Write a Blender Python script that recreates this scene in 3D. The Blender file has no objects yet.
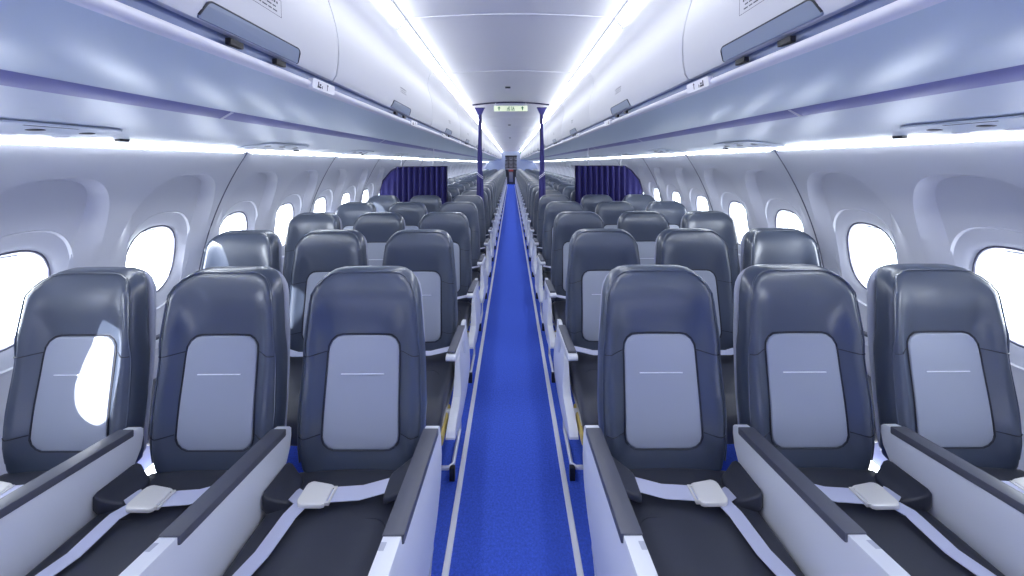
import bpy, bmesh, math, random
from mathutils import Vector
random.seed(7)
PI = math.pi
scn = bpy.context.scene
C = scn.collection

# ------------------------------------------------------------------ camera
F = 355.0
cam = bpy.data.cameras.new('camera'); cam_o = bpy.data.objects.new('camera', cam); C.objects.link(cam_o)
cam_o.location = (0, 0, 1.505); cam_o.rotation_euler = (PI/2, 0.0042, 0)
cam.sensor_width = 36; cam.lens = F/1024*36; cam.shift_y = -125/1024; cam.shift_x = 1/1024
cam.clip_start = 0.02; cam.clip_end = 200
scn.camera = cam_o
# ------------------------------------------------------------------ world, sun, exposure
w = bpy.data.worlds.new('world'); scn.world = w; w.use_nodes = True
bg = w.node_tree.nodes['Background']; bg.inputs[0].default_value = (0.90, 0.94, 1.0, 1); bg.inputs[1].default_value = 9.0
sun = bpy.data.lights.new('sun', 'SUN'); sun.energy = 14.0; sun.angle = 0.01; sun.color = (1.0, 0.97, 0.93)
sun_o = bpy.data.objects.new('sun', sun); C.objects.link(sun_o)
sun_o.rotation_euler = Vector((0.66, 0.75, -0.35)).to_track_quat('-Z', 'Y').to_euler()
CEIL_E, COVE_E = 14.0, 24.0
scn.view_settings.view_transform = 'Standard'; scn.view_settings.look = 'None'
scn.view_settings.exposure = 0.50; scn.view_settings.gamma = 1.0
scn.view_settings.use_curve_mapping = False
scn.cycles.use_denoising = True
scn.cycles.max_bounces = 10; scn.cycles.diffuse_bounces = 7; scn.cycles.glossy_bounces = 4
scn.cycles.transparent_max_bounces = 12
scn.cycles.sample_clamp_indirect = 6.0
scn.cycles.caustics_reflective = False
for sx in (-1, 1):                       # light portals over the window bands: sky sampling only
    L = bpy.data.lights.new('window_portal', 'AREA'); L.shape = 'RECTANGLE'; L.size = 28.0; L.size_y = 0.5
    L.cycles.is_portal = True
    lo = bpy.data.objects.new('window_portal', L); C.objects.link(lo)
    lo.location = (sx*1.97, 11.2, 1.0)
    lo.rotation_euler = (PI/2, 0, PI/2 if sx > 0 else -PI/2)

# ------------------------------------------------------------------ materials
def mat(name, col, rough=0.5, metal=0.0, spec=0.5, bump=None, emit=None, coat=0.0, sheen=0.0, var=None):
    m = bpy.data.materials.new(name); m.use_nodes = True
    nt = m.node_tree; b = nt.nodes['Principled BSDF']
    b.inputs['Base Color'].default_value = (*col, 1); b.inputs['Roughness'].default_value = rough
    b.inputs['Metallic'].default_value = metal; b.inputs['Specular IOR Level'].default_value = spec
    if coat: b.inputs['Coat Weight'].default_value = coat; b.inputs['Coat Roughness'].default_value = 0.25
    if sheen: b.inputs['Sheen Weight'].default_value = sheen
    tc = nt.nodes.new('ShaderNodeTexCoord')
    if emit:
        b.inputs['Emission Color'].default_value = (*emit[0], 1); b.inputs['Emission Strength'].default_value = emit[1]
    if bump:
        n = nt.nodes.new('ShaderNodeTexNoise'); n.inputs['Scale'].default_value = bump[0]; n.inputs['Detail'].default_value = 3
        bp = nt.nodes.new('ShaderNodeBump'); bp.inputs['Strength'].default_value = bump[1]; bp.inputs['Distance'].default_value = bump[2]
        nt.links.new(tc.outputs['Object'], n.inputs['Vector']); nt.links.new(n.outputs['Fac'], bp.inputs['Height'])
        nt.links.new(bp.outputs['Normal'], b.inputs['Normal'])
    if var:
        n = nt.nodes.new('ShaderNodeTexNoise'); n.inputs['Scale'].default_value = var[0]; n.inputs['Detail'].default_value = 5
        r = nt.nodes.new('ShaderNodeMix'); r.data_type = 'RGBA'
        r.inputs[6].default_value = (*[c*(1-var[1]) for c in col], 1); r.inputs[7].default_value = (*[min(1, c*(1+var[1])) for c in col], 1)
        nt.links.new(tc.outputs['Object'], n.inputs['Vector']); nt.links.new(n.outputs['Fac'], r.inputs[0])
        nt.links.new(r.outputs[2], b.inputs['Base Color'])
    return m
M = dict(
    leather=mat('leather_dark', (0.052, 0.068, 0.108), 0.33, spec=0.9, coat=0.35, bump=(220, 0.12, 0.001)),
    leather_panel=mat('leather_grey', (0.36, 0.39, 0.47), 0.40, spec=0.5, bump=(220, 0.12, 0.001)),
    cushion=mat('cushion_dark', (0.040, 0.044, 0.062), 0.40, spec=0.4, bump=(260, 0.2, 0.001)),
    seam=mat('seam_dark', (0.02, 0.022, 0.035), 0.5),
    stitch=mat('stitch_silver', (0.75, 0.77, 0.85), 0.35, metal=0.3),
    plastic=mat('plastic_white', (0.74, 0.76, 0.82), 0.33),
    pad=mat('armrest_pad', (0.085, 0.09, 0.12), 0.42),
    shell=mat('back_shell', (0.42, 0.44, 0.54), 0.4),
    belt=mat('belt_webbing', (0.55, 0.57, 0.74), 0.5, bump=(700, 0.3, 0.001), sheen=0.3),
    metal=mat('metal', (0.86, 0.84, 0.80), 0.32, metal=0.25),
    alu=mat('aluminium', (0.70, 0.71, 0.76), 0.4, metal=0.5),
    black=mat('black_plastic', (0.012, 0.012, 0.018), 0.5),
    gold=mat('pouch_gold', (0.55, 0.42, 0.12), 0.6),
    wall=mat('wall_panel', (0.57, 0.58, 0.64), 0.38, spec=0.45),
    ceil=mat('ceiling_panel', (0.74, 0.74, 0.77), 0.45),
    door=mat('bin_door', (0.62, 0.62, 0.65), 0.75, spec=0.2),
    under=mat('bin_underside', (0.60, 0.69, 0.76), 0.32, spec=0.6),
    psu=mat('psu_panel', (0.67, 0.72, 0.79), 0.34, spec=0.5),
    purple=mat('accent_purple', (0.26, 0.26, 0.50), 0.4),
    channel=mat('channel_blue', (0.13, 0.17, 0.32), 0.35),
    handle=mat('handle_grey', (0.22, 0.26, 0.35), 0.35),
    lip=mat('lip_white', (0.78, 0.77, 0.82), 0.35),
    carpet=mat('carpet_blue', (0.065, 0.135, 0.80), 0.9, spec=0.15, bump=(300, 1.0, 0.006), var=(110, 0.5)),
    track=mat('seat_track', (0.86, 0.86, 0.90), 0.35),
    curtain=mat('curtain_blue', (0.018, 0.015, 0.14), 0.7, sheen=0.08),
    curtain_trim=mat('curtain_trim', (0.012, 0.010, 0.05), 0.6),
    strap=mat('curtain_strap', (0.72, 0.72, 0.82), 0.6),
    ceil_light=mat('ceiling_light', (1, 1, 1), 0.5, emit=((0.92, 0.96, 1.0), CEIL_E)),
    cove_light=mat('cove_light', (1, 1, 1), 0.5, emit=((0.90, 0.96, 1.0), COVE_E)),
    sign=mat('sign_cream', (0.80, 0.86, 0.62), 0.5, emit=((0.85, 0.95, 0.65), 0.08)),
    green=mat('sign_green', (0.01, 0.16, 0.05), 0.5),
    ink=mat('ink', (0.05, 0.05, 0.08), 0.6),
    seal=mat('groove_dark', (0.10, 0.10, 0.15), 0.6),
    galley=mat('galley_dark', (0.05, 0.05, 0.055), 0.4),
    galley_panel=mat('galley_grey', (0.20, 0.20, 0.22), 0.4),
    trolley=mat('trolley_steel', (0.35, 0.35, 0.38), 0.4, metal=0.5),
    red=mat('trolley_red', (0.45, 0.06, 0.04), 0.5),
    bulk=mat('bulkhead', (0.26, 0.30, 0.40), 0.45),
)
def glass_mat():
    m = bpy.data.materials.new('window_glass'); m.use_nodes = True; nt = m.node_tree; nt.nodes.clear()
    o = nt.nodes.new('ShaderNodeOutputMaterial'); t = nt.nodes.new('ShaderNodeBsdfTransparent'); g = nt.nodes.new('ShaderNodeBsdfGlossy')
    g.inputs['Roughness'].default_value = 0.05; t.inputs[0].default_value = (0.96, 0.98, 1, 1)
    x = nt.nodes.new('ShaderNodeMixShader'); x.inputs[0].default_value = 0.06
    nt.links.new(t.outputs[0], x.inputs[1]); nt.links.new(g.outputs[0], x.inputs[2]); nt.links.new(x.outputs[0], o.inputs[0])
    return m
M['glass'] = glass_mat()

# ------------------------------------------------------------------ mesh helpers
class MB:
    """vertex / face collector, one mesh"""
    def __init__(s): s.v = []; s.f = []; s.mi = []
    def add(s, vs, fs, mi=0):
        k = len(s.v); s.v += [tuple(p) for p in vs]; s.f += [tuple(i+k for i in f) for f in fs]; s.mi += [mi]*len(fs); return s
    def box(s, a, b, mi=0):
        x0, y0, z0 = a; x1, y1, z1 = b
        return s.add([(x0,y0,z0),(x1,y0,z0),(x1,y1,z0),(x0,y1,z0),(x0,y0,z1),(x1,y0,z1),(x1,y1,z1),(x0,y1,z1)],
                     [(0,3,2,1),(4,5,6,7),(0,1,5,4),(1,2,6,5),(2,3,7,6),(3,0,4,7)], mi)
    def tube(s, pts, r, n=8, closed=False, mi=0, flat=1.0):
        pts = [Vector(p) for p in pts]; N = len(pts); vs = []; fs = []
        rr = r if isinstance(r, (list, tuple)) else [r]*N
        for i, p in enumerate(pts):
            a = pts[i-1] if (i or closed) else p; b = pts[(i+1) % N] if (i < N-1 or closed) else p
            d = (b-a).normalized(); up = Vector((0,0,1)) if abs(d.z) < .95 else Vector((1,0,0))
            u = d.cross(up).normalized(); v = u.cross(d).normalized()
            for k in range(n):
                t = 2*PI*k/n; vs.append(p+u*math.cos(t)*rr[i]+v*math.sin(t)*rr[i]*flat)
        for i in range(N if closed else N-1):
            j = (i+1) % N
            for k in range(n): fs.append((i*n+k, i*n+(k+1)%n, j*n+(k+1)%n, j*n+k))
        if not closed: fs += [tuple(range(n))[::-1], tuple((N-1)*n+k for k in range(n))]
        return s.add(vs, fs, mi)
    def prism(s, poly, m0, m1, mi=0):
        """poly of 2D points, m0/m1 map a 2D point to each end"""
        n = len(poly); vs = [m0(*p) for p in poly]+[m1(*p) for p in poly]
        return s.add(vs, [tuple(range(n)), tuple(range(n, 2*n))[::-1]]+[(i, (i+1)%n, n+(i+1)%n, n+i) for i in range(n)], mi)
    def strip(s, rows, mi=0, thick=None):
        """rows of equal length → open grid"""
        n = len(rows[0]); vs = [p for r in rows for p in r]
        return s.add(vs, [(i*n+k, i*n+k+1, (i+1)*n+k+1, (i+1)*n+k) for i in range(len(rows)-1) for k in range(n-1)], mi)
    def mesh(s, name, mats, smooth=True, angle=40, bevel=0, mirror=False, recalc=True):
        me = bpy.data.meshes.new(name)
        vs = [(-x, y, z) for x, y, z in s.v] if mirror else s.v
        me.from_pydata(vs, [], s.f)
        for i, p in enumerate(me.polygons): p.material_index = s.mi[i]
        bm = bmesh.new(); bm.from_mesh(me)
        if recalc: bmesh.ops.recalc_face_normals(bm, faces=bm.faces)
        elif mirror: bmesh.ops.reverse_faces(bm, faces=bm.faces)
        if bevel:
            es = [e for e in bm.edges if len(e.link_faces) == 2 and e.calc_face_angle(0) > math.radians(30)]
            bmesh.ops.bevel(bm, geom=es, offset=bevel, segments=2, affect='EDGES', profile=0.6, clamp_overlap=True)
        for f in bm.faces: f.smooth = smooth
        if smooth:
            for e in bm.edges:
                if len(e.link_faces) == 2: e.smooth = e.calc_face_angle(0) < math.radians(angle)
        bm.to_mesh(me); bm.free()
        for m in (mats if isinstance(mats, (list, tuple)) else [mats]): me.materials.append(m)
        return me
def link(name, data, parent=None, label=None):
    o = bpy.data.objects.new(name, data); C.objects.link(o)
    if parent: o.parent = parent
    if label: o['label'] = label
    return o
def tag(o, label, cat, group=None):
    o['label'] = label; o['category'] = cat
    if group: o['group'] = group
    return o
def struct(name, mb, mats, parent=None, **k):
    o = link(name, mb.mesh(name, mats, **k), parent)
    if not parent: o['kind'] = 'structure'
    return o
def copy_tree(o, parent=None):
    c = o.copy(); C.objects.link(c); c.parent = parent
    for ch in list(o.children): copy_tree(ch, c)
    return c
def rpoly(pts, rad, n=8, ):
    """polygon with rounded corners"""
    out = []; N = len(pts)
    for i, p in enumerate(pts):
        r = rad[i] if isinstance(rad, (list, tuple)) else rad
        p = Vector(p); a = Vector(pts[i-1])-p; b = Vector(pts[(i+1) % N])-p
        if r <= 0: out.append(tuple(p)); continue
        ang = a.angle(b); t = min(r/math.tan(ang/2), a.length*.49, b.length*.49); r = t*math.tan(ang/2)
        p0 = p+a.normalized()*t; p1 = p+b.normalized()*t
        c = p+(a.normalized()+b.normalized()).normalized()*(r/math.sin(ang/2))
        v0 = p0-c; v1 = p1-c; th = v0.angle(v1) if v0.length and v1.length else 0
        for k in range(n+1):
            f = k/n
            q = c+(v0*math.sin((1-f)*th)+v1*math.sin(f*th))/math.sin(th) if th > 1e-4 else p0
            out.append(tuple(q))
    return out
def resample(pts, n):
    P = [Vector(p) for p in pts]; P.append(P[0]); L = [0]
    for i in range(1, len(P)): L.append(L[-1]+(P[i]-P[i-1]).length)
    out = []; j = 0
    for k in range(n):
        d = L[-1]*k/n
        while L[j+1] < d: j += 1
        f = (d-L[j])/max(1e-9, L[j+1]-L[j]); out.append(tuple(P[j].lerp(P[j+1], f)))
    return out
def pillow(contour, surf, thick, r, mp, c=None, n_in=(0.3, 0.55, 0.75, 0.88), arc=4, mb=None, back=True):
    """closed cushion: front skin follows surf(u,v), edges rounded by r, back skin at surf+thick"""
    mb = mb or MB(); n = len(contour)
    cu = c[0] if c else sum(p[0] for p in contour)/n; cv = c[1] if c else sum(p[1] for p in contour)/n
    hu = max(abs(p[0]-cu) for p in contour); hv = max(abs(p[1]-cv) for p in contour)
    def ring(s_u, s_v, dep): return [(cu+(p[0]-cu)*s_u, cv+(p[1]-cv)*s_v, dep) for p in contour]
    rings = []
    e = 1-r/hu, 1-r/hv
    for s in n_in: rings.append(ring(e[0]*s, e[1]*s, 0))
    for k in range(arc+1):
        a = k/arc*PI/2; ins = r*(1-math.sin(a)); rings.append(ring(1-ins/hu, 1-ins/hv, r*(1-math.cos(a))))
    if back:
        for k in range(arc+1):
            a = PI/2-k/arc*PI/2; ins = r*(1-math.sin(a)); rings.append(ring(1-ins/hu, 1-ins/hv, thick-r*(1-math.cos(a))))
    vs = [mp(cu, cv, surf(cu, cv))]
    for R in rings: vs += [mp(u, v, surf(u, v)+d) for u, v, d in R]
    fs = [(0, 1+k, 1+(k+1) % n) for k in range(n)]
    for i in range(len(rings)-1):
        for k in range(n):
            a = 1+i*n+k; b = 1+i*n+(k+1) % n; fs.append((a, a+n, b+n, b))
    if back: 
        vs.append(mp(cu, cv, surf(cu, cv)+thick)); q = len(vs)-1; s = 1+(len(rings)-1)*n
        fs += [(q, s+(k+1) % n, s+k) for k in range(n)]
    return mb.add(vs, fs)
def sstep(a, b, x):
    t = min(1, max(0, (x-a)/(b-a))); return t*t*(3-2*t)
Y_NEAR, Y_FAR = -2.6, 24.2

# ------------------------------------------------------------------ floor
fl = MB(); fl.box((-1.74, Y_NEAR, -0.05), (1.74, Y_FAR+2.2, 0.0)); struct('floor', fl, M['carpet'], smooth=False)
for k, sx in enumerate((-1, 1)):
    t = MB(); x = sx*0.247
    t.prism([(-.013, 0), (-.010, .006), (.010, .006), (.013, 0)], lambda u, v: (x+u, Y_NEAR, v), lambda u, v: (x+u, Y_FAR, v))
    struct('trim_%d' % (k+1), t, M['track'], smooth=False)

# ------------------------------------------------------------------ side walls
WZ, WR = 0.523, 1.881
def wx(z): return math.sqrt(WR*WR-(z-WZ)**2)
PITCH_W = 0.533; W0 = 1.30; WIN_Z = 1.0
def sup(th, a, b, n=2.6):
    c, s = math.cos(th), math.sin(th)
    r = (abs(c/a)**n+abs(s/b)**n)**(-1/n); return r*c, r*s
Z0, Z1 = 0.30, 1.575
def rect_hit(th):
    c, s = math.cos(th), math.sin(th); hw = PITCH_W/2
    tx = hw/abs(c) if abs(c) > 1e-9 else 1e9
    tz = ((Z1-WIN_Z) if s > 0 else (WIN_Z-Z0))/abs(s) if abs(s) > 1e-9 else 1e9
    t = min(tx, tz); return c*t, s*t
def arch(th):
    """outline of the moulded bay round a window: round top, straight sides"""
    u, v = sup(th, 0.236, 0.455, 3.0) if math.sin(th) > 0 else sup(th, 0.236, 0.42, 4.0)
    return u, v
BAYD = .062
NT = 112
angs = [2*PI*k/NT for k in range(NT)]
corner = [math.atan2(s*(Z1-WIN_Z if s > 0 else WIN_Z-Z0), c*PITCH_W/2) % (2*PI) for c, s in ((1,1),(-1,1),(-1,-1),(1,-1))]
for cn in corner:
    j = min(range(NT), key=lambda i: abs(angs[i]-cn)); angs[j] = cn
def tile_rings():
    A = [sup(t, .128, .184) for t in angs]; A2 = [sup(t, .136, .192) for t in angs]
    B = [sup(t, .172, .254) for t in angs]; B2 = [sup(t, .178, .262) for t in angs]
    D = [arch(t) for t in angs]; D0 = [(u*(.975-.33*(1-min(1, max(0, v)/.455)**2)), v*.985) for u, v in D]
    E = [rect_hit(t) for t in angs]
    L = lambda P, Q, f: [(p[0]*(1-f)+q[0]*f, p[1]*(1-f)+q[1]*f) for p, q in zip(P, Q)]
    # (ring, depth outward)
    out = []
    def dd(ring, f): out.append([(u, v, f(u, v)) for u, v in ring])
    bay = lambda u, v: BAYD*sstep(-.15, .44, v)  # depth of the bay
    dd(A, lambda u, v: bay(u, v)+.040); dd(A2, lambda u, v: bay(u, v)+.030)
    for f in (.25, .5, .75): dd(L(A2, B, f), lambda u, v, f=f: bay(u, v)+.030-.020*f**.7)
    dd(B, lambda u, v: bay(u, v)+.009)
    dd(L(B, B2, .4), lambda u, v: bay(u, v)-.003); dd(L(B, B2, .7), lambda u, v: bay(u, v)-.003); dd(B2, lambda u, v: bay(u, v))
    for f in (.2, .4, .6, .8, 1): dd(L(B2, D0, f), bay)
    dd(L(D0, D, .35), lambda u, v: bay(u, v)*.70); dd(L(D0, D, .7), lambda u, v: bay(u, v)*.32); dd(D, lambda u, v: 0)
    for f in (.33, .66, 1): dd(L(D, E, f), lambda u, v: 0)
    return out
TR = tile_rings()
K0, K1 = -7, 43
WIN_K = list(range(K0, K1))
for sx, side in ((-1, 'left'), (1, 'right')):
    mb = MB()
    for k in WIN_K:
        yc = W0+k*PITCH_W; vs = []
        for R in TR:
            for u, v, d in R:
                z = WIN_Z+v; vs.append((sx*(wx(z)+d), yc+u, z))
        fs = []
        for i in range(len(TR)-1):
            for j in range(NT): fs.append((i*NT+j, i*NT+(j+1) % NT, (i+1)*NT+(j+1) % NT, (i+1)*NT+j))
        mb.add(vs, fs)
    y0 = W0+(K0-.5)*PITCH_W; y1 = W0+(K1-.5)*PITCH_W
    zs = [0, .1, .2, .30]
    mb.strip([[(sx*(wx(z)), y, z) for z in zs] for y in (y0, y1)])
    mb.strip([[(sx*(wx(z)), y, z) for z in [0, .3, .6, .9, 1.2, 1.575]] for y in (y1, Y_FAR+2.2)])
    o = struct('wall_'+side, mb, M['wall'], angle=24, recalc=False)
    # panel joints every second window
    for n, k in enumerate(range(K0, K1, 2)):
        pass
    g = MB(); k = -5
    while k < K1:
        yy = W0+(k+.5)*PITCH_W
        if yy > 0.9:
            g.tube([(sx*(wx(z)-.0005), yy, z) for z in [0.3+1.275*i/24 for i in range(25)]], .0035 if yy < 6 else .003, n=6)
        k += 2
    struct('wall_joint', g, M['seal'], parent=o)

# windows
def ring_mesh(rings, sx):
    mb = MB(); vs = []; n = len(rings[0][0])
    for R, x in rings: vs += [(x(v) if callable(x) else x, u, v) for u, v in R]
    fs = [(i*n+j, i*n+(j+1) % n, (i+1)*n+(j+1) % n, (i+1)*n+j) for i in range(len(rings)-1) for j in range(n)]
    return mb.add(vs, fs)
WT = [2*PI*k/48 for k in range(48)]
def wloc(v, d): return wx(WIN_Z+v)+d-1.82
def make_window(detail=True):
    root = bpy.data.objects.new('window', None)
    A = [sup(t, .129, .185) for t in WT]
    wm = {}
    base = lambda v: BAYD*sstep(-.15, .44, v)
    r = ring_mesh([(A, lambda v: wloc(v, base(v)+.034)), ([(u*.99, v*.99) for u, v in A], lambda v: wloc(v*.6, .058)),
                   ([(u*.90, v*.92) for u, v in A], lambda v: wloc(v*.6, .070)), ([(u*.90, v*.92) for u, v in A], lambda v: wloc(v*.6, .085))], 1)
    wm['reveal'] = r.mesh('window_reveal', M['plastic'])
    g = MB(); g.tube([(wloc(v, base(v)+.036), u, v) for u, v in [(a*.995, b*.995) for a, b in A]], .0042, n=6, closed=True)
    wm['gasket'] = g.mesh('window_gasket', M['seal'])
    p = MB(); B = [(u*.91, v*.93) for u, v in A]; n = len(B)
    p.add([(wloc(v*.6, .076), u, v) for u, v in B]+[(wloc(v*.6, .081), u, v) for u, v in B], [tuple(range(n)), tuple(range(n, 2*n))[::-1]]+[(i, (i+1) % n, n+(i+1) % n, n+i) for i in range(n)])
    wm['pane'] = p.mesh('window_pane', M['glass'], smooth=False)
    q = MB(); n = len(A); E_ = [(u*.975, v*.975) for u, v in A]
    q.add([(wloc(v*.6, .060), u, v) for u, v in E_]+[(wloc(v*.6, .064), u, v) for u, v in E_], [tuple(range(n)), tuple(range(n, 2*n))[::-1]]+[(i, (i+1) % n, n+(i+1) % n, n+i) for i in range(n)])
    wm['closed'] = q.mesh('window_shade_closed', M['shell'], smooth=False)  # added sun blocker for windows out of view
    if detail:
        # shade pushed up into its slot, only its lower edge and grip showing
        P = [(a*.985, b*.985) for a, b in [sup(math.radians(x), .129, .185) for x in range(56, 125, 4)]]
        cut = .160; P = [q for q in P if q[1] > cut]; sx0 = lambda v: wloc(v, BAYD+.040)
        poly = P+[(P[-1][0], cut), (P[0][0], cut)]
        s = MB(); s.prism(poly, lambda u, v: (sx0(v), u, v), lambda u, v: (sx0(v)+.006, u, v)); wm['shade'] = s.mesh('window_shade', M['shell'], smooth=False)
        h = MB(); hp = rpoly([(-.028, .163), (.028, .163), (.028, .173), (-.028, .173)], .0048, 4)
        h.prism(hp, lambda u, v: (sx0(v)-.006, u, v), lambda u, v: (sx0(v)-.0002, u, v)); wm['grip'] = h.mesh('window_shade_grip', M['lip'], smooth=False)
    return wm
WM = make_window()
for sx in (-1, 1):
    for k in WIN_K:
        yc = W0+k*PITCH_W
        if yc < -2.4 or yc > Y_FAR-.3: continue
        r = bpy.data.objects.new('window_%d' % (1+(k-K0)+(0 if sx < 0 else len(WIN_K))), None); C.objects.link(r)
        r['kind'] = 'structure'; r.location = (sx*1.82, yc, WIN_Z)
        if sx < 0: r.rotation_euler = (0, 0, PI)
        link('window_reveal', WM['reveal'], r); link('window_pane', WM['pane'], r)
        if k <= -2: link('window_shade', WM['closed'], r)  # unseen closed shades, added to keep sun patches off middle seats and aisle
        if 0 < yc < 9:
            link('window_gasket', WM['gasket'], r); s = link('window_shade', WM['shade'], r); link('shade_grip', WM['grip'], s)

# ------------------------------------------------------------------ ceiling
def cz(x): return 2.312-.022*(x/.56)**2
mb = MB(); xs = [-.56+1.12*i/20 for i in range(21)]
for ya, yb in ((Y_NEAR, Y_FAR+2.2),): mb.strip([[(x, y, cz(x)) for x in xs] for y in (ya, yb)])
for sx in (-1, 1):
    mb.strip([[(sx*.56, y, 2.290), (sx*.574, y, 2.276), (sx*.60, y, 2.300), (sx*.68, y, 2.30)] for y in (Y_NEAR, Y_FAR+2.2)])
    mb.strip([[(sx*.68, y, 2.30), (sx*1.75, y, 2.30), (sx*1.95, y, 1.60)] for y in (Y_NEAR, Y_FAR+2.2)])
ceil_o = struct('ceiling', mb, M['ceil'], recalc=False)
SEAMS = [.75, 1.92, 3.10, 4.68]+[4.68+1.54*i for i in range(1, 13)]
g = MB()
for y in SEAMS: g.tube([(x, y, cz(x)-.0005) for x in xs], .0045, n=6)
struct('ceiling_joint', g, M['ceil'], parent=ceil_o)
g = MB()
for y in [Y_NEAR, -.8]+SEAMS:
    if y > 0: g.prism([(-.535, 2.270), (.535, 2.270), (.535, 2.2705)], lambda u, v: (u, y, v), lambda u, v: (u, y+.001, v)) if False else None
# ceiling light strips: one per side, a diffuser for each ceiling bay
def bays(): 
    s = [Y_NEAR, -.9]+SEAMS+[Y_FAR]; return list(zip(s[:-1], s[1:]))
for sx, nm in ((-1, 'left'), (1, 'right')):
    root = link('ceiling_light_strip', None)
    tag(root, 'bright white strip light running along the ceiling edge above the %s-hand row of bins' % nm, 'ceiling light', 'ceiling strip lights')
    root.location = (sx*.60, 0, 2.28)
    for a, b in bays():
        d = MB()
        pr = [(-.030, .000), (-.016, -.018), (-.004, -.034), (.004, -.045)]
        d.strip([[(sx*u, y, v) for u, v in pr] for y in (a+.012, b-.012)]); link('light_diffuser', d.mesh('light_diffuser', M['ceil_light'], recalc=False), root)
    d = MB()
    for a, b in bays()[1:]: d.prism([(sx*-.036, .006), (sx*-.024, -.012), (sx*.003, -.048), (sx*.012, -.048), (sx*.0, .008)], lambda x, z: (x, a-.012, z), lambda x, z: (x, a+.012, z))
    link('joint_cover', d.mesh('joint_cover', M['ceil'], bevel=.002), root)
# cove lights at the top of the side walls
for sx, nm in ((-1, 'left'), (1, 'right')):
    root = link('cove_light_strip', None); root.location = (sx*1.545, 0, 1.58)
    tag(root, 'thin bright light strip glowing between the %s side wall and the panel under the bins' % nm, 'cove light', 'side wall cove lights')
    k = -5
    while W0+(k+.5)*PITCH_W < Y_FAR-.2:
        a = W0+(k+.5)*PITCH_W+.03; b = a+2*PITCH_W-.06
        d = MB(); d.strip([[(sx*.016, y, -.009), (sx*.006, y, -.004), (sx*-.003, y, .001)] for y in (a, b)])
        link('light_diffuser', d.mesh('light_diffuser', M['cove_light'], recalc=False), root); k += 2
    d = MB(); d.strip([[(sx*.022, y, -.006), (sx*.022, y, .03), (sx*-.02, y, .03)] for y in (Y_NEAR, Y_FAR+2.2)])
    link('light_housing', d.mesh('light_housing', M['wall'], recalc=False), root)

# ------------------------------------------------------------------ overhead bins
ZC = 1.505
DOOR = [(.640, .297), (.628, .318), (.621, .36), (.619, .40), (.621, .45), (.628, .493), (.640, .54), (.655, .587), (.659, .63), (.655, .67), (.643, .70), (.626, .722), (.608, .734)]
def door_x(dz):
    for (x0, z0), (x1, z1) in zip(DOOR, DOOR[1:]):
        if z0 <= dz <= z1: return x0+(x1-x0)*(dz-z0)/(z1-z0)
    return DOOR[0][0] if dz < DOOR[0][1] else DOOR[-1][0]
def make_bin(L, sx, box_label):
    """local: y 0..L, x world, z world (object at x=0,z=0)"""
    root = bpy.data.objects.new('overhead_bin', None); C.objects.link(root)
    g = .004
    d = MB(); outer = [(x, ZC+z) for x, z in DOOR]; inner = [(x+.022, z+.0) for x, z in outer][::-1]
    # fine vertical resampling for a smooth bulge
    d.prism(outer+inner, lambda x, z: (sx*x, g, z), lambda x, z: (sx*x, L-g, z))
    door = link('bin_door', d.mesh('bin_door', M['door'], bevel=.003, angle=35), root)
    h = MB(); hc = L/2 if L > 1 else L/2; hl = .17
    pts = [(hc-hl, .299), (hc+hl, .299), (hc+hl-.012, .338), (hc-hl+.012, .338)]
    hp = rpoly(pts, [.004, .004, .016, .016], 5)
    h.prism(hp, lambda y, z: (sx*(door_x(z)-.004), y, ZC+z), lambda y, z: (sx*(door_x(z)+.006), y, ZC+z))
    hd = link('door_handle', h.mesh('door_handle', M['handle'], smooth=False), door)
    hq = hp[-1:]+hp[:0]; i0 = len(rpoly(pts[:2]+pts[2:], [.004, .004, .016, .016], 5))//4
    o = MB(); o.tube([(sx*(door_x(z)-.0025), y, ZC+z) for y, z in hp[7:]+hp[:1]], .0024, n=6)
    link('handle_outline', o.mesh('handle_outline', M['seam']), door)
    for q in (-.06, .10):
        b = MB(); b.box((sx*.638, hc+q-.020, ZC+.274), (sx*.652, hc+q+.020, ZC+.289)); link('latch', b.mesh('latch', M['black'], bevel=.002), root)
    b = MB(); hs = [(.66, ZC+.30), (.67, ZC+.73), (1.55, ZC+.75), (1.72, ZC+.20), (1.0, ZC+.21)]
    b.prism(hs, lambda x, z: (sx*x, .006, z), lambda x, z: (sx*x, L-.006, z)); link('bin_body', b.mesh('bin_body', M['under'], smooth=False), root)
    # printed notice on the door: rows of tiny print, boxed on the first bins
    n = MB(); yc = hc
    def bar(y0, y1, z0, z1):
        n.add([(sx*(door_x(z)-.0008), y, ZC+z) for y, z in ((y0, z0), (y1, z0), (y1, z1), (y0, z1))], [(0, 1, 2, 3)])
    rnd = random.Random(3)
    for r_, zz in enumerate((.425, .414, .403)):
        y = yc-.055
        while y < yc+.05:
            wd = rnd.uniform(.006, .02); bar(y, min(y+wd, yc+.055), zz, zz+(.006 if r_ == 0 else .0035)); y += wd+.004
    if box_label:
        for a in ((yc-.07, yc+.07, .394, .3952), (yc-.07, yc+.07, .4388, .44), (yc-.07, yc-.0685, .394, .44), (yc+.0685, yc+.07, .394, .44)): bar(*a)
    link('notice', n.mesh('notice', M['ink'], smooth=False, recalc=False), door)
    return root
BINS = [(.50, .78, 1)]+[(1.28+1.54*i, 1.54, 0) for i in range(14)]+[(1.28+1.54*14, 1.36, 2), (-1.04, 1.54, 0), (-2.58, 1.54, 0)]
ORD = 'first second third fourth fifth sixth seventh eighth ninth tenth eleventh twelfth thirteenth fourteenth fifteenth sixteenth seventeenth eighteenth nineteenth twentieth twenty-first twenty-second twenty-third twenty-fourth twenty-fifth twenty-sixth twenty-seventh twenty-eighth twenty-ninth thirtieth'.split()
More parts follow.
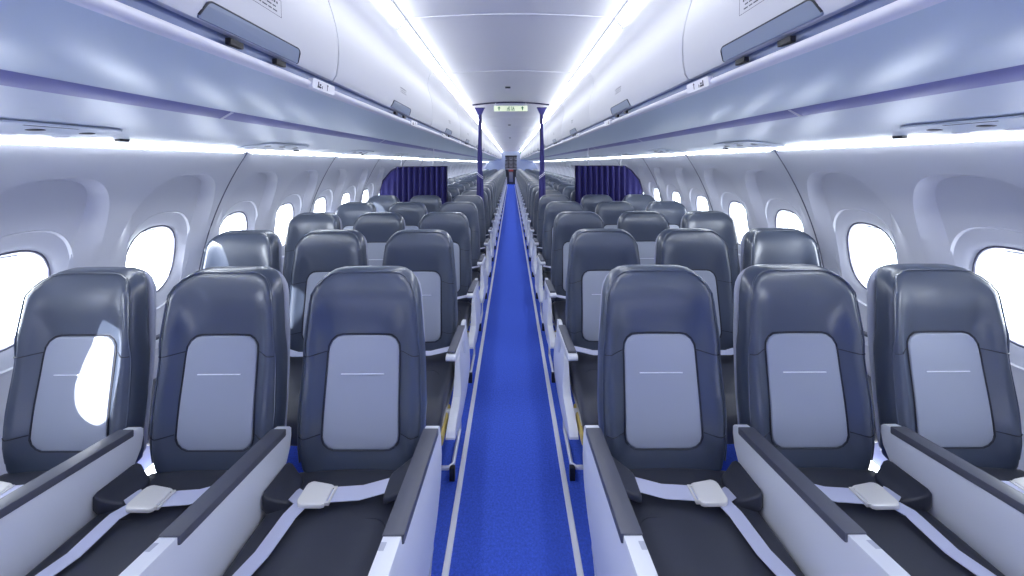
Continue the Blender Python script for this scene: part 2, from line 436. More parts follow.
for sx, nm in ((-1, 'left'), (1, 'right')):
    cache = {}
    for i, (y, L, kd) in enumerate(BINS):
        key = (L, kd == 1)
        if key in cache: r = copy_tree(cache[key])
        else: r = make_bin(L, sx, kd == 1); cache[key] = r
        r.location = (0, y, 0)
        if kd == 1: lab = 'short white overhead bin on the %s, boxed notice above its long handle' % nm
        elif y < 0: lab = 'white overhead bin on the %s above the front entry' % nm
        elif kd == 2: lab = 'last white overhead bin on the %s side, next to the galley' % nm
        else: lab = 'long white overhead bin on the %s side, %s along after the short bin' % (nm, ORD[i-1])
        if y < 0: lab += ', %s the camera' % ('just behind' if y > -2 else 'well behind')
        tag(r, lab, 'overhead bin', 'overhead bins on the %s side' % nm)
# continuous mouldings under the bins
def ext(name, poly, m, y0=Y_NEAR, y1=Y_FAR, closed=False, parent=None, **k):
    mb = MB()
    if closed: mb.prism(poly, lambda x, z: (x, y0, z), lambda x, z: (x, y1, z))
    else: mb.strip([[(x, y, z) for x, z in poly] for y in (y0, y1)])
    return struct(name, mb, m, parent=parent, recalc=closed, **k)
n = 3
for sx in (-1, 1):
    P = lambda pts: [(sx*x, ZC+z) for x, z in pts]
    ext('trim_%d' % n, P([(.640, .300), (.662, .296), (.664, .268), (.650, .264)]), M['channel']); n += 1
    ext('trim_%d' % n, P([(.653, .270), (.647, .269), (.644, .263), (.647, .254), (.656, .249), (.67, .247), (.67, .260)]), M['lip'], closed=True, angle=50); n += 1
    u = MB(); a = (.665, .249); b = (1.0, .188); rows = []
    for i in range(13):
        t = i/12; rows.append((sx*(a[0]+(b[0]-a[0])*t), ZC+a[1]+(b[1]-a[1])*t-.014*math.sin(PI*t)))
    ext('trim_%d' % n, rows, M['under']); n += 1
    ext('trim_%d' % n, P([(1.0, .190), (1.008, .184), (1.045, .165), (1.052, .165)]), M['purple']); n += 1
    jt = MB()
    for yy in [1.28+1.54*i for i in range(14)]: jt.prism([(sx*1.003, ZC+.186), (sx*1.043, ZC+.1635), (sx*1.046, ZC+.168), (sx*1.006, ZC+.190)], lambda x, z: (x, yy-.006, z), lambda x, z: (x, yy+.006, z))
    struct('trim_%d' % (40+n), jt, M['lip'], smooth=False)
    a = (1.052, .166); b = (1.540, .087); rows = [(sx*(a[0]+(b[0]-a[0])*i/14), ZC+a[1]+(b[1]-a[1])*i/14-.016*math.sin(PI*i/14)) for i in range(15)]
    ext('trim_%d' % n, rows+[(sx*1.543, ZC+.093), (sx*1.540, ZC+.110)], M['psu']); n += 1
def psu_pt(x, off=.004):
    t = (x-1.052)/(1.540-1.052); return ZC+.166+(.087-.166)*t-.016*math.sin(PI*t)-off
# row number placards on the lip
PY = [1.215, 2.35, 3.40, 4.45]+[4.45+1.05*i for i in range(1, 17)]
def make_placard(sx):
    root = bpy.data.objects.new('seat_number_placard', None); C.objects.link(root)
    p = MB(); pts = rpoly([(-.07, .247), (.07, .247), (.07, .279), (-.07, .279)], .006, 3)
    xf = lambda z, o: sx*(.640-o+(.279-z)*.12)
    p.prism(pts, lambda y, z: (xf(z, .004), y, ZC+z), lambda y, z: (xf(z, -.012), y, ZC+z)); link('plate', p.mesh('plate', M['lip'], smooth=False), root)
    m = MB()
    def q(y, z, w_, h_): m.add([(xf(c[1], .0048), c[0], ZC+c[1]) for c in ((y-w_, z-h_), (y+w_, z-h_), (y+w_, z+h_), (y-w_, z+h_))], [(0, 1, 2, 3)])
    q(.02, .262, .002, .009); m.add([(xf(.275, .0048), .02, ZC+.275), (xf(.268, .0048), .014, ZC+.268), (xf(.268, .0048), .026, ZC+.268)], [(0, 1, 2)])
    q(-.03, .256, .012, .003); q(-.038, .264, .003, .008); q(-.026, .264, .005, .003); q(-.012, .258, .002, .005)
    link('symbols', m.mesh('symbols', M['ink'], smooth=False, recalc=False), root)
    return root
for sx, nm in ((-1, 'left'), (1, 'right')):
    src = make_placard(sx)
    for i, y in enumerate(PY):
        r = src if i == 0 else copy_tree(src); r.location = (0, y, 0)
        tag(r, 'small white seat number placard on the %s bin lip, %s along the cabin' % (nm, ORD[i]), 'placard', 'seat number placards')
# passenger service units
def make_psu(sx):
    root = bpy.data.objects.new('service_unit', None); C.objects.link(root)
    b = MB(); pts = rpoly([(1.26, -.19), (1.47, -.19), (1.47, .19), (1.26, .19)], .05, 5)
    pillow([(p[0], p[1]) for p in pts], lambda u, v: -(psu_pt(u, .001)), .006, .002, lambda u, v, w_: (sx*u, v, -w_-.002), mb=b)
    link('unit_plate', b.mesh('unit_plate', M['psu']), root)
    for q in (-.12, 0, .12):
        s = MB(); s.tube([(sx*1.33, q, psu_pt(1.33, .0)), (sx*1.33, q, psu_pt(1.33, .008)), (sx*1.33, q, psu_pt(1.33, .010))], [.022, .020, .012], n=16)
        link('reading_light', s.mesh('reading_light', M['black']), root)
        s = MB(); s.tube([(sx*1.41, q, psu_pt(1.41, .0)), (sx*1.41, q, psu_pt(1.41, .009)), (sx*1.41, q, psu_pt(1.41, .012))], [.024, .020, .010], n=16)
        link('air_nozzle', s.mesh('air_nozzle', M['lip']), root)
    s = MB(); s.box((sx*1.275, -.06, psu_pt(1.285, .008)), (sx*1.295, .06, psu_pt(1.285, 0))); link('sign_panel', s.mesh('sign_panel', M['black'], bevel=.002), root)
    return root
def make_sensor(sx):
    s = MB(); s.box((sx*1.43, -.017, psu_pt(1.44, .009)), (sx*1.45, .017, psu_pt(1.44, -.004)))
    return link('sensor', s.mesh('sensor', M['black'], bevel=.002))
for sx, nm in ((-1, 'left'), (1, 'right')):
    src = make_psu(sx); sen = make_sensor(sx)
    for i in range(14):
        y = .99+1.066*i
        r = src if i == 0 else copy_tree(src); r.location = (0, y, 0)
        tag(r, 'reading light and air nozzle unit under the %s bins, %s along from the front' % (nm, ORD[i]), 'passenger service unit', 'passenger service units')
        s = sen if i == 0 else copy_tree(sen); s.location = (0, 1.315+1.066*i, 0)
        tag(s, 'tiny black block on the panel under the %s bins, %s along from the front' % (nm, ORD[i]), 'sensor', 'black sensors under the bins')

# ------------------------------------------------------------------ seats
def base_y(z):
    t = (z-.44)/.69
    return .068*t-.006*math.exp(-((z-.62)/.13)**2)
def F_back(x, z):
    a = abs(x)/.205; body = 1-sstep(.80, .90, z)
    y = base_y(z)
    y += .030*(1-sstep(.58, .95, a))*(1-sstep(.84, 1.04, z))*sstep(.44, .52, z)-.010*math.exp(-((a-.90)/.10)**2)*body+.008*(1-min(1, a)**2)*(1-body)
    y += -.016*sstep(.55, 1.0, a)*(1-body)*(1-sstep(1.05, 1.13, z))+.010*sstep(.75, 1.05, a)
    y += .018*sstep(1.03, 1.115, z)
    y += .012*(1-sstep(.44, .54, z))
    return y
def mapB(u, v, w_): return (u, w_, v)
BACK_C = resample(rpoly([(-.214, .415), (.214, .415), (.222, .64), (.211, .86), (.186, 1.115), (-.186, 1.115), (-.211, .86), (-.222, .64)],
                        [.05, .05, .4, .5, .098, .098, .5, .4], 8), 72)
PANEL_C = resample(rpoly([(-.133, .506), (.133, .506), (.124, .884), (-.124, .884)], [.042, .042, .048, .048], 8), 56)
def CT(x, y):       # cushion top
    return .448+.012*math.cos(x/.225*PI/2)-.05*sstep(-.36, -.50, y)*1.0+.008*sstep(.18, .22, abs(x))-.006*sstep(-.2, .0, y)
CUSH_C = resample(rpoly([(-.226, -.475), (.226, -.475), (.224, .03), (-.224, .03)], [.04, .04, .03, .03], 6), 56)
def tube_on(mb, pts, r, n=5, closed=False): mb.tube(pts, r, n=n, closed=closed)
ARM_X = .255
def arc_pts(a, b, k=8):
    return [(a[0]+(b[0]-a[0])*i/k, a[1]+(b[1]-a[1])*i/k) for i in range(k+1)]
def ribbon(mb, path, wd, th, nrm=None):
    """flat strap along a path lying about in the XY plane; wd width, th thickness"""
    P = [Vector(p) for p in path]; vs = []; fs = []
    for i, p in enumerate(P):
        d = (P[min(i+1, len(P)-1)]-P[max(i-1, 0)]).normalized(); s = d.cross(Vector((0, 0, 1))).normalized()*(wd/2)
        u = s.cross(d).normalized()*th
        for a in (p-s, p+s): vs.append(a); 
        for a in (p+s+u, p-s+u): vs.append(a)
    for i in range(len(P)-1):
        for k in range(4): fs.append((i*4+k, i*4+(k+1) % 4, (i+1)*4+(k+1) % 4, (i+1)*4+k))
    fs += [(0, 1, 2, 3), tuple((len(P)-1)*4+k for k in (3, 2, 1, 0))]
    mb.add(vs, fs)
MESHES = {}
def gm(key, fn):
    if key not in MESHES: MESHES[key] = fn()
    return MESHES[key]
# all seat meshes are built for the left-hand block (aisle at +x) and mirrored for the right-hand block
def m_back(mir): return pillow(BACK_C, F_back, .078, .030, mapB, c=(0, .79), arc=5).mesh('backrest', M['leather'], mirror=mir, angle=60)
def m_shell(mir):
    c = [(x*.96, .79+(z-.79)*.97) for x, z in BACK_C]
    return pillow(c, lambda x, z: base_y(z)+.075+.01*(1-(abs(x)/.2)**2), .026, .012, mapB, c=(0, .79), arc=2).mesh('back_shell', M['shell'], mirror=mir, angle=60)
def m_panel(mir): return pillow(PANEL_C, lambda x, z: F_back(x, z)-.007, .012, .005, mapB, c=(0, .69), arc=3, n_in=(.2, .4, .6, .75, .88, .96)).mesh('centre_panel', M['leather_panel'], mirror=mir, angle=60)
def m_seam(mir):
    mb = MB(); f = lambda x, z, o=.002: (x, F_back(x, z)-o, z)
    mb.tube([f(0+(x)*1.035, .69+(z-.69)*1.025, .0022) for x, z in PANEL_C], .0028, n=5, closed=True)
    for s in (-1, 1):
        mb.tube([f(s*(.130+(.203-.130)*i/6), .832-.004*i/6, .0008) for i in range(7)], .0018, n=5)
        mb.tube([f(s*(.140+(.206-.140)*i/6), .560+.004*i/6, .0008) for i in range(7)], .0018, n=5)
    ed = [f(0+(x)*.945, .79+(z-.79)*.965, .0) for x, z in BACK_C if z > .5]
    return mb.mesh('seam', M['seam'], mirror=mir)
def m_stitch(mir):
    mb = MB(); mb.tube([(x, F_back(x, .758)-.0088, .758) for x in [-.076+.152*i/6 for i in range(7)]], .0022, n=5); return mb.mesh('stitch_line', M['stitch'], mirror=mir)
def m_piping(mir):
    mb = MB(); pts = []
    for x, z in BACK_C:
        if z > .46: pts.append((x, z))
    i0 = max(range(len(BACK_C)), key=lambda i: 0 if BACK_C[i][1] > .46 else 1)
    n_ = len(BACK_C); st = next(i for i in range(n_) if BACK_C[i][1] > .46 and BACK_C[i-1][1] <= .46)
    seq = []
    for k in range(n_):
        x, z = BACK_C[(st+k) % n_]
        if z <= .46: break
        seq.append((x*.962, .79+(z-.79)*.978))
    mb.tube([(x, F_back(x, z)+.0040, z) for x, z in seq], .0030, n=5); return mb.mesh('edge_piping', M['leather'], mirror=mir)
def m_cush(mir):
    return pillow(CUSH_C, lambda x, y: -CT(x, y), .105, .032, lambda u, v, w_: (u, v, -w_), c=(0, -.2), arc=4).mesh('seat_cushion', M['cushion'], mirror=mir, angle=60)
def m_cseam(mir):
    mb = MB(); pts = rpoly([(-.17, -.44), (-.17, -.16), (.17, -.16), (.17, -.44)], [0, .05, .05, 0], 6)
    mb.tube([(x, y, CT(x, y)+.0005) for x, y in pts], .0016, n=5); return mb.mesh('cushion_seam', M['seam'], mirror=mir)
def m_frame(mir):
    mb = MB(); mb.tube([(-.25, -.30, .335), (.25, -.30, .335)], .020, n=10); mb.tube([(-.25, -.02, .335), (.25, -.02, .335)], .020, n=10)
    mb.box((-.225, -.40, .344), (.225, .02, .352)); return mb.mesh('seat_frame', M['alu'], mirror=mir)
def m_leg(mir, rear):
    mb = MB()
    if rear: mb.tube([(-.1, -.02, .33), (-.1, .02, .18), (-.1, .07, .02)], .017, n=8); mb.box((-.125, .03, 0), (-.075, .12, .025))
    else: mb.tube([(-.1, -.30, .33), (-.1, -.29, .16), (-.1, -.26, .02)], .017, n=8); mb.box((-.125, -.31, 0), (-.075, -.22, .025))
    return mb.mesh('leg', M['alu'], mirror=mir)
def m_bar(mir):
    mb = MB(); mb.tube([(-.25, -.27, .055), (.225, -.27, .055), (.245, -.25, .055), (.245, -.03, .055), (.245, .03, .16), (.245, .02, .32)], .0095, n=8)
    return mb.mesh('baggage_bar', M['alu'], mirror=mir)
def m_foot(mir):
    mb = MB(); mb.box((.232, -.283, .0), (.258, -.260, .062)); return mb.mesh('bar_foot', M['black'], mirror=mir, bevel=.003)
def m_pouch(mir):
    mb = MB(); mb.box((-.10, -.455, .300), (.236, -.25, .350)); return mb.mesh('life_vest_pouch', M['gold'], mirror=mir, bevel=.012)
def lerp_fn(tab):
    tab = sorted(tab)
    def f(y):
        if y <= tab[0][0]: return tab[0][1]
        for (a, b), (c, d) in zip(tab, tab[1:]):
            if a <= y <= c:
                t = (y-a)/(c-a); return b+(d-b)*(t*t*(3-2*t)*.4+t*.6)
        return tab[-1][1]
    return f
def slab(ys, top, bot, xin, xout, nz=9):
    """panel between two edge curves, its outer skin x = xout(z)"""
    mb = MB(); T = lerp_fn(top); B = lerp_fn(bot); A = []; Bk = []
    for y in ys:
        zs = [B(y)+(T(y)-B(y))*i/nz for i in range(nz+1)]
        A.append([(xout(z), y, z) for z in zs]); Bk.append([(xin(z), y, z) for z in zs])
    n = nz+1; m = len(ys); mb.strip(A); mb.strip([r[::-1] for r in Bk]); k = m*n
    bk = lambda i, j: k+i*n+(n-1-j)
    fs = []
    for i in range(m-1): fs += [(i*n, (i+1)*n, bk(i+1, 0), bk(i, 0)), (i*n+nz, bk(i, nz), bk(i+1, nz), (i+1)*n+nz)]
    for j in range(nz): fs += [(j, bk(0, j), bk(0, j+1), j+1), ((m-1)*n+j, (m-1)*n+j+1, bk(m-1, j+1), bk(m-1, j))]
    mb.f += fs; mb.mi += [0]*len(fs); return mb
def ysamp(a, b, n=30):
    return [a+(b-a)*(.5-.5*math.cos(PI*i/n)) for i in range(n+1)]
# slim armrest of the ordinary rows
def m_arm(mir, x=ARM_X):
    mb = MB()
    side = rpoly([(.055, .600), (-.335, .640), (-.345, .618), (-.30, .602), (-.02, .560), (.0, .47), (.05, .46)], [.012, .012, .012, .03, .04, .02, .01], 5)
    mb.prism(side, lambda y, z: (x-.0225, y, z), lambda y, z: (x+.0225, y, z)); return mb.mesh('armrest', M['plastic'], mirror=mir, bevel=.004)
def m_pad(mir, x=ARM_X):
    mb = MB(); q = rpoly([(.02, .604), (-.318, .6395), (-.318, .651), (.02, .616)], .004, 3)
    mb.prism(q, lambda y, z: (x-.018, y, z), lambda y, z: (x+.018, y, z)); return mb.mesh('armrest_pad', M['pad'], mirror=mir, bevel=.003)
def m_shroud(mir, x=ARM_X):
    mb = slab(ysamp(-.40, .185, 44), [(-.40, .322), (-.38, .340), (-.34, .352), (-.21, .372), (-.165, .42), (-.135, .505), (-.04, .552), (.05, .595), (.10, .600), (.165, .585), (.18, .55), (.185, .45)],
              [(-.40, .312), (-.37, .298), (-.33, .288), (-.27, .262), (-.10, .222), (.04, .225), (.13, .27), (.17, .33), (.185, .42)],
              lambda z: x-.012, lambda z: x+.006+.022*math.sin(PI*min(1, max(0, (z-.12)/.40))))
    return mb.mesh('side_shroud', M['plastic'], mirror=mir, bevel=.004, angle=50)
# deep armrest of the front row (holds the folding table)
def m_console(mir, aisle, x=ARM_X):
    top = [(-.70, .672), (-.69, .684), (-.62, .682), (.018, .611), (.036, .606), (.045, .596)]
    if aisle: bot = [(-.70, .42), (-.67, .33), (-.55, .285), (-.25, .283), (-.14, .305), (-.06, .36), (0, .43), (.035, .50), (.045, .55)]
    else: bot = [(-.70, .50), (-.67, .44), (-.60, .420), (-.20, .405), (-.09, .408), (-.03, .445), (.01, .49), (.035, .53), (.045, .57)]
    bump = .014 if aisle else .003
    mb = slab(ysamp(-.70, .045, 44), top, bot, lambda z: x-.020, lambda z: x+.022+bump*math.sin(PI*min(1, max(0, (z-.22)/.42))))
    return mb.mesh('armrest', M['plastic'], mirror=mir, bevel=.005, angle=50)
def m_cpad(mir, x=ARM_X):
    mb = MB(); l = lambda y: .611+(.018-y)*.111
    mb.prism([(.010, l(.010)-.018), (.010, l(.01)+.006), (-.372, l(-.372)+.006), (-.372, l(-.372)-.018)], lambda y, z: (x-.0225, y, z), lambda y, z: (x+.0285, y, z)); return mb.mesh('armrest_pad', M['pad'], mirror=mir, bevel=.004)
def m_latch(mir, x=ARM_X):
    mb = MB(); l = lambda y: .611+(.018-y)*.111
    mb.prism([(-.385, l(-.385)-.004), (-.385, l(-.385)+.0022), (-.425, l(-.425)+.0022), (-.425, l(-.425)-.004)], lambda y, z: (x-.006, y, z), lambda y, z: (x-.020, y, z))
    return mb.mesh('table_latch', M['shell'], mirror=mir, bevel=.001)
def m_lidline(mir, x=ARM_X):
    mb = MB(); l = lambda y: .611+(.018-y)*.111
    mb.tube([(x+.012, y, l(y)+.0005) for y in (-.376, -.5, -.6)], .0013, n=5)
    return mb.mesh('lid_seam', M['seal'], mirror=mir)
def lay(pts, off=.004):
    out = []
    P = [Vector(p) for p in pts]
    for a, b in zip(P, P[1:]):
        for i in range(6):
            q = a.lerp(b, i/6); out.append((q.x, q.y, max(CT(q.x, q.y)+off, q.z)))
    q = P[-1]; out.append((q.x, q.y, max(CT(q.x, q.y)+off, q.z))); return out
def m_belt(mir, v):
    mb = MB()
    s = [(.0, 0), (.012, -.012), (-.01, .01)][v]
    ribbon(mb, lay([(.215, -.060, .505), (.165, -.085+s[1], .492), (.06, -.105+s[1], .48), (-.045+s[0], -.118+s[1], .485)]), .050, .0022)
    ribbon(mb, lay([(-.095+s[0], -.128+s[1], .486), (-.12, -.175, .478), (-.135+s[0], -.27, .47), (-.165+s[0], -.36, .47), (-.20, -.44, .45)]), .044, .0022)
    ribbon(mb, lay([(-.165, -.085, .46), (-.13, -.11, .47), (-.10+s[0], -.118+s[1], .472)]), .040, .0022)
    return mb.mesh('seat_belt', M['belt'], mirror=mir)
def m_buckle(mir, v):
    s = [(.0, 0), (.012, -.012), (-.01, .01)][v]; cx, cy = -.070+s[0], -.120+s[1]
    q = rpoly([(-.046, -.028), (-.034, -.040), (.038, -.034), (.038, .034), (-.034, .040), (-.046, .028)], .008, 4)
    mb = MB(); z = CT(cx, cy)+.026
    pillow(resample(q, 32), lambda u, w_: -(z+.012-.004*(u/.04)), .014, .004, lambda u, w_, d: (cx+u, cy+w_, -d), arc=2, mb=mb)
    mb.box((cx+.036, cy-.028, z-.001), (cx+.046, cy-.022, z+.008)); mb.box((cx+.036, cy+.022, z-.001), (cx+.046, cy+.028, z+.008)); mb.box((cx+.044, cy-.028, z-.001), (cx+.050, cy+.028, z+.008))
    return mb.mesh('buckle', M['metal'], mirror=mir)
def m_sleeve(mir, s):
    # dark padded belt sleeve in each rear corner of the cushion
    if s > 0: tri = [(.228, -.015), (.228, -.140), (.135, -.140), (.135, -.058)]; h = lambda u, v: .495+.45*(u-.135)+.10*(v+.1)
    else: tri = [(-.228, -.005), (-.228, -.150), (-.150, -.118), (-.160, -.03)]; h = lambda u, v: CT(u, v)+.004+.62*max(0, abs(u)-.145)
    mb = pillow(resample(rpoly(tri, .012, 4), 28), lambda u, v: -h(u, v), .050 if s < 0 else .022, .006, lambda u, v, w_: (u, v, -w_), arc=2)
    return mb.mesh('belt_sleeve', M['cushion'], mirror=mir, angle=50)
def m_belt2(mir):
    mb = MB(); ribbon(mb, lay([(.225, -.055, .515), (.10, -.085, .50), (-.10, -.09, .50), (-.225, -.055, .512)]), .045, .003); return mb.mesh('seat_belt', M['belt'], mirror=mir)
CX = [.53, 1.04, 1.55]
ROW_P, ROW0 = .75, 1.21
AO = -.03
POS = ['aisle', 'middle', 'window']
def make_seat(sx, pos, kind, v=0):
    """kind: 'first', 'near', 'far'"""
    mir = sx > 0; t = bpy.data.objects.new('airliner_seat', None); C.objects.link(t)
    G = lambda nm, fn, *a, parent=t, part=None: link(part or nm, gm((nm, mir)+a, lambda: fn(mir, *a)), parent)
    bk = G('backrest', m_back); G('back_shell', m_shell)
    pn = G('centre_panel', m_panel, parent=bk)
    if kind != 'far': G('seam', m_seam, parent=bk); G('stitch_line', m_stitch, parent=bk); G('edge_piping', m_piping, parent=bk)
    cu = G('seat_cushion', m_cush)
    if kind != 'far': G('cushion_seam', m_cseam, parent=cu)
    if kind == 'first':
        a = G('console', m_console, pos == 0, part='armrest'); G('cpad', m_cpad, parent=a, part='armrest_pad'); G('table_latch', m_latch, parent=a); G('lid_seam', m_lidline, parent=a)
        b = G('belt', m_belt, v, part='seat_belt'); G('buckle', m_buckle, v, parent=b)
        G('belt_sleeve', m_sleeve, 1); G('belt_sleeve', m_sleeve, -1)
        if pos == 2:
            a = link('armrest', gm(('cw', mir), lambda: m_console(mir, False, -.262)), t); link('armrest_pad', gm(('cwp', mir), lambda: m_cpad(mir, -.264)), a)
    else:
        a = G('armrest', m_arm); G('armrest_pad', m_pad, parent=a)
        if kind != 'far': G('belt2', m_belt2, part='seat_belt')
        if pos == 0: G('side_shroud', m_shroud)
        if pos == 2 and kind == 'near':
            a = link('armrest', gm(('aw', mir), lambda: m_arm(mir, -.257)), t); link('armrest_pad', gm(('awp', mir), lambda: m_pad(mir, -.257)), a)
    for ch in t.children:
        if ch.name.split('.')[0] in ('armrest', 'side_shroud'): ch.location.y = AO
    if kind != 'far' or pos == 0:
        G('seat_frame', m_frame); G('leg', m_leg, True); G('leg', m_leg, False)
        bar = G('baggage_bar', m_bar) if pos == 0 else None
        if bar: G('bar_foot', m_foot, parent=bar)
        if pos == 0 and kind == 'near': G('life_vest_pouch', m_pouch)
    else:
        G('seat_frame', m_frame)
    return t
N_ROWS = 29
for sx, nm in ((-1, 'left'), (1, 'right')):
    src = {}
    for row in range(N_ROWS):
        y = ROW0+ROW_P*row
        kind = 'first' if row == 0 else ('near' if row < 6 else 'far')
        for pos in range(3):
            key = (pos, kind)
            if kind != 'first' and key in src: t = copy_tree(src[key])
            else: t = make_seat(sx, pos, kind, pos); src[key] = t
            t.location = (sx*CX[pos], y, 0)
            if row == 0:
                lab = ['dark grey leather seat beside the aisle in the front row, %s block, deep white armrest',
                       'dark grey leather seat in the middle of the front row, %s block, buckled belt',
                       'dark grey leather seat by the window in the front row, %s block'][pos] % nm
            elif row < 5:
                lab = '%s seat in the %s row of the %s block%s' % (POS[pos], ORD[row], nm, ', ahead of the curtain')
                lab = 'dark grey '+lab
            else:
                lab = 'grey %s seat, %s block, %s row behind the blue curtain' % (POS[pos], nm, ORD[row-5])
            tag(t, lab, 'airplane seat', '%s seats in the %s block' % (POS[pos], nm))

# ------------------------------------------------------------------ curtains and sign between the cabins
YD = 4.60
def divider(sx, nm):
    root = link('divider_curtain', None); root.location = (0, YD, 0)
    tag(root, 'short pleated dark blue curtain panel behind the fifth row of the %s block' % nm, 'curtain', 'blue divider curtains beside the windows')
    # outline: inner edge x=.83, outer edge follows the wall
    top = 1.462; bot = .93
    def xo(z): 
        pts = [(.93, 1.70), (1.18, 1.69), (1.28, 1.66), (1.40, 1.56), (1.462, 1.48)]
        for (a, b), (c, d) in zip(pts, pts[1:]):
            if a <= z <= c: return b+(d-b)*(z-a)/(c-a)
        return pts[-1][1]
    xi = .83; nx = 120; nz = 16; rows = []
    for back in (0, 1):
        R = []
        for j in range(nz+1):
            z = bot+(top-bot)*j/nz; r_ = []
            for i in range(nx+1):
                # pleats hang straight from the rail; the outer part is drawn flat towards the wall
                t = i/nx; xs_ = xi+(1.50-xi)*min(1, t/.82) if t < .82 else 1.50+(xo(z)-1.50)*(t-.82)/.18
                am = .026*(1 if t < .78 else max(.15, 1-(t-.78)/.1))
                yy = am*math.sin((xs_-xi)*2*PI/.072)+(.0 if t < .82 else .004*math.sin(30*t+6*z))
                r_.append((sx*min(xs_, xo(z)), yy+.003*back, z))
            R.append(r_)
        rows.append(R)
    mb = MB()
    for R in rows: mb.strip(R)
    link('curtain_cloth', mb.mesh('curtain_cloth', M['curtain'], angle=80, recalc=False), root)
    fr = MB(); pts = [(sx*xi, 0, bot), (sx*xi, 0, top), (sx*1.48, 0, top-.004), (sx*1.56, 0, 1.40), (sx*1.66, 0, 1.28), (sx*1.70, 0, 1.15), (sx*1.70, 0, bot)]
    fr.tube(pts, .011, n=6); link('edge_frame', fr.mesh('edge_frame', M['curtain_trim']), root)
    # support struts up to the panel under the bins
    for x in (1.0, 1.42):
        s = MB(); s.tube([(sx*x, 0, top), (sx*x, 0, ZC+.20 if x < 1.05 else psu_pt(x, 0))], .005, n=8); link('support_rod', s.mesh('support_rod', M['lip']), root)
divider(-1, 'left'); divider(1, 'right')
for sx, nm in ((-1, 'left'), (1, 'right')):
    root = link('aisle_curtain', None); root.location = (sx*.402, YD, 0)
    tag(root, 'gathered blue curtain with pale tie strap hanging on the %s side of the aisle' % nm, 'curtain', 'tied aisle curtains')
    mb = MB(); prof = [(2.14, .014), (2.05, .017), (1.95, .019), (1.85, .020), (1.75, .024), (1.65, .029), (1.55, .031), (1.48, .031), (1.42, .029), (1.36, .036), (1.25, .042), (1.1, .045), (.92, .047)]
    vs = []; fs = []; nn = 32
    for z, r in prof:
        for k in range(nn):
            a = 2*PI*k/nn; q = r*.88*(1+.20*math.sin(7*a+2*z)); vs.append((q*math.cos(a)-sx*.02*(2.14-z)*0, q*math.sin(a), z))
    for i in range(len(prof)-1):
        for k in range(nn): fs.append((i*nn+k, i*nn+(k+1) % nn, (i+1)*nn+(k+1) % nn, (i+1)*nn+k))
    fs += [tuple(range(nn)), tuple((len(prof)-1)*nn+k for k in range(nn))[::-1]]
    mb.add(vs, fs); link('curtain_cloth', mb.mesh('curtain_cloth', M['curtain'], angle=70), root)
    h = MB(); h.prism(rpoly([(-.062, 2.215), (.062, 2.215), (.022, 2.13), (-.022, 2.13)], .008, 3), lambda x, z: (x, -.025, z), lambda x, z: (x, .025, z))
    link('curtain_header', h.mesh('curtain_header', M['curtain'], bevel=.004), root)
    e = MB(); e.tube([(-.065, 0, 2.217), (.065, 0, 2.217)], .009, n=6); e.tube([(-sx*.02, -.012, z) for z in (2.14, 2.0, 1.85, 1.72)], .008, n=6)
    link('dark_edge', e.mesh('dark_edge', M['curtain_trim']), root)
    s = MB()
    for dz, tilt in ((0, .05), (.022, .05)):
        s.tube([(.038*math.cos(a), .038*math.sin(a), 1.335+dz+sx*tilt*.6*math.cos(a)) for a in [2*PI*k/20 for k in range(20)]], .0035, n=5, closed=True)
    link('tie_strap', s.mesh('tie_strap', M['strap']), root)
r_ = MB(); r_.tube([(x, YD+.02, cz(x)-.018-.016*(abs(x)/.5)**2) for x in [-.5+.05*i for i in range(21)]], .010, n=8)
o = link('curtain_rail', r_.mesh('curtain_rail', M['curtain_trim'])); tag(o, 'thin dark curved rail across the aisle ceiling above the exit sign', 'curtain rail')
# exit sign
root = link('exit_sign', None); root.location = (0, YD-.05, 2.203)
tag(root, 'cream exit sign with green arrows and running figures hanging across the aisle', 'exit sign')
b = MB(); b.box((-.215, -.012, -.036), (.215, .012, .036)); link('sign_box', b.mesh('sign_box', M['sign'], bevel=.004), root)
s = MB(); s.box((-.20, -.006, .036), (-.19, .006, .07)); s.box((.19, -.006, .036), (.20, .006, .07)); link('bracket', s.mesh('bracket', M['lip']), root)
g = MB(); yy = -.0128
def gp(pts, ox): g.add([(ox+x, yy, z) for x, z in pts], [tuple(range(len(pts)))])
for ox in (-.15, .15):
    gp([(-.007, -.026), (.007, -.026), (.007, .004), (-.007, .004)], ox); gp([(-.020, .002), (.020, .002), (0, .028)], ox)
for ox, s_ in ((-.03, -1), (.03, 1)):
    gp([(-.024, -.026), (.024, -.026), (.024, -.020), (-.024, -.020)], ox); gp([(-.020*s_, -.02), (-.014*s_, -.02), (-.014*s_, .026), (-.020*s_, .026)], ox)
    gp([(.0, .014), (.008, .014), (.008, .022), (.0, .022)], ox)
    gp([(-.004*s_, -.004), (.010*s_, -.004), (.006*s_, .012), (-.004*s_, .012)], ox); gp([(.004*s_, -.004), (.010*s_, -.004), (.018*s_, -.018), (.012*s_, -.018)], ox)
    gp([(-.004*s_, -.004), (.002*s_, -.004), (-.004*s_, -.018), (-.010*s_, -.018)], ox); gp([(.006*s_, .010), (.018*s_, .002), (.018*s_, -.002), (.006*s_, .004)], ox)
link('pictogram', g.mesh('pictogram', M['green'], smooth=False, recalc=False), root)
# small ceiling speaker slots
for i, (y, nmz) in enumerate(((3.72, 'in front of the curtain rail'), (7.4, 'just behind the curtain rail'), (11.2, 'far down the aisle'))):
    b = MB(); b.box((-.028, -.012, -.012), (.028, .012, .004))
    o = link('ceiling_vent', b.mesh('ceiling_vent', M['black'], bevel=.003)); o.location = (-.03, y, 2.300); tag(o, 'tiny black slot in the ceiling '+nmz, 'ceiling vent')
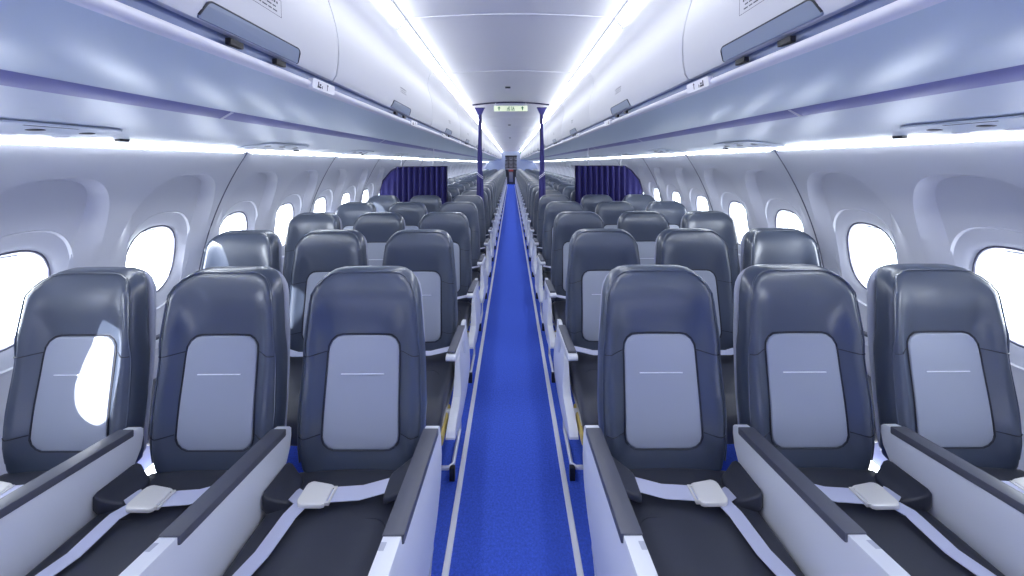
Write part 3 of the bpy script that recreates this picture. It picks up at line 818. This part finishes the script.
# hanging sign far down the cabin
root = link('hanging_sign', None); root.location = (.42, 16.0, 2.02); tag(root, 'small dark green hanging sign far down the aisle by the right bins', 'sign')
b = MB(); b.box((-.02, -.08, -.13), (.02, .08, .14)); link('sign_box', b.mesh('sign_box', M['green'], bevel=.004), root)
b = MB(); b.box((-.006, -.01, .14), (.006, .01, .27)); link('bracket', b.mesh('bracket', M['lip']), root)

# ------------------------------------------------------------------ cabin ends
mb = MB()
for sx in (-1, 1): mb.box((sx*.40, Y_FAR-.02, 0), (sx*1.9, Y_FAR+.04, 2.4))
mb.box((-.40, Y_FAR-.02, 2.02), (.40, Y_FAR+.04, 2.4))
struct('wall_rear', mb, M['bulk'], smooth=False)
mb = MB(); mb.box((-2.0, Y_NEAR-.05, -.05), (2.0, Y_NEAR, 2.4)); struct('wall_front', mb, M['wall'], smooth=False)
mb = MB(); mb.box((-2.0, Y_FAR+2.2, -.05), (2.0, Y_FAR+2.25, 2.4)); struct('wall_back', mb, M['wall'], smooth=False)
root = link('galley_unit', None); root.location = (0, Y_FAR+1.2, 0)
tag(root, 'dark galley cabinet with metal compartment doors at the far end of the aisle', 'galley')
b = MB(); b.box((-.75, 0, 0), (.75, .6, 2.05)); link('galley_body', b.mesh('galley_body', M['galley'], bevel=.01), root)
for i in range(3):
    for j, (z0, z1) in enumerate(((1.18, 1.42), (1.46, 1.68), (1.72, 1.94))):
        x = -.36+.36*i; b = MB(); b.box((x-.16, -.02, z0), (x+.16, .0, z1)); d = link('compartment_door', b.mesh('compartment_door', M['galley_panel'], bevel=.006), root)
        h = MB(); h.box((x-.05, -.035, z0+.03), (x+.05, -.02, z0+.05)); link('door_handle', h.mesh('door_handle', M['alu'], bevel=.003), d)
b = MB(); b.box((-.6, -.06, 1.06), (.6, .0, 1.10)); link('worktop', b.mesh('worktop', M['alu'], bevel=.004), root)
root = link('service_trolley', None); root.location = (0, Y_FAR+.55, 0)
tag(root, 'small dark service trolley with red top parked at the aisle end', 'trolley')
b = MB(); b.box((-.15, -.2, .06), (.15, .2, .92)); link('trolley_body', b.mesh('trolley_body', M['galley'], bevel=.01), root)
b = MB(); b.box((-.16, -.21, .92), (.16, .21, 1.05)); link('trolley_top', b.mesh('trolley_top', M['red'], bevel=.01), root)
b = MB(); b.box((-.13, -.215, .2), (.13, -.20, .86)); link('trolley_door', b.mesh('trolley_door', M['galley_panel'], bevel=.006), root)
for x in (-.12, .12):
    for y in (-.16, .16):
        b = MB(); b.tube([(x-.012, y, .03), (x+.012, y, .03)], .03, n=12); link('wheel', b.mesh('wheel', M['black']), root)
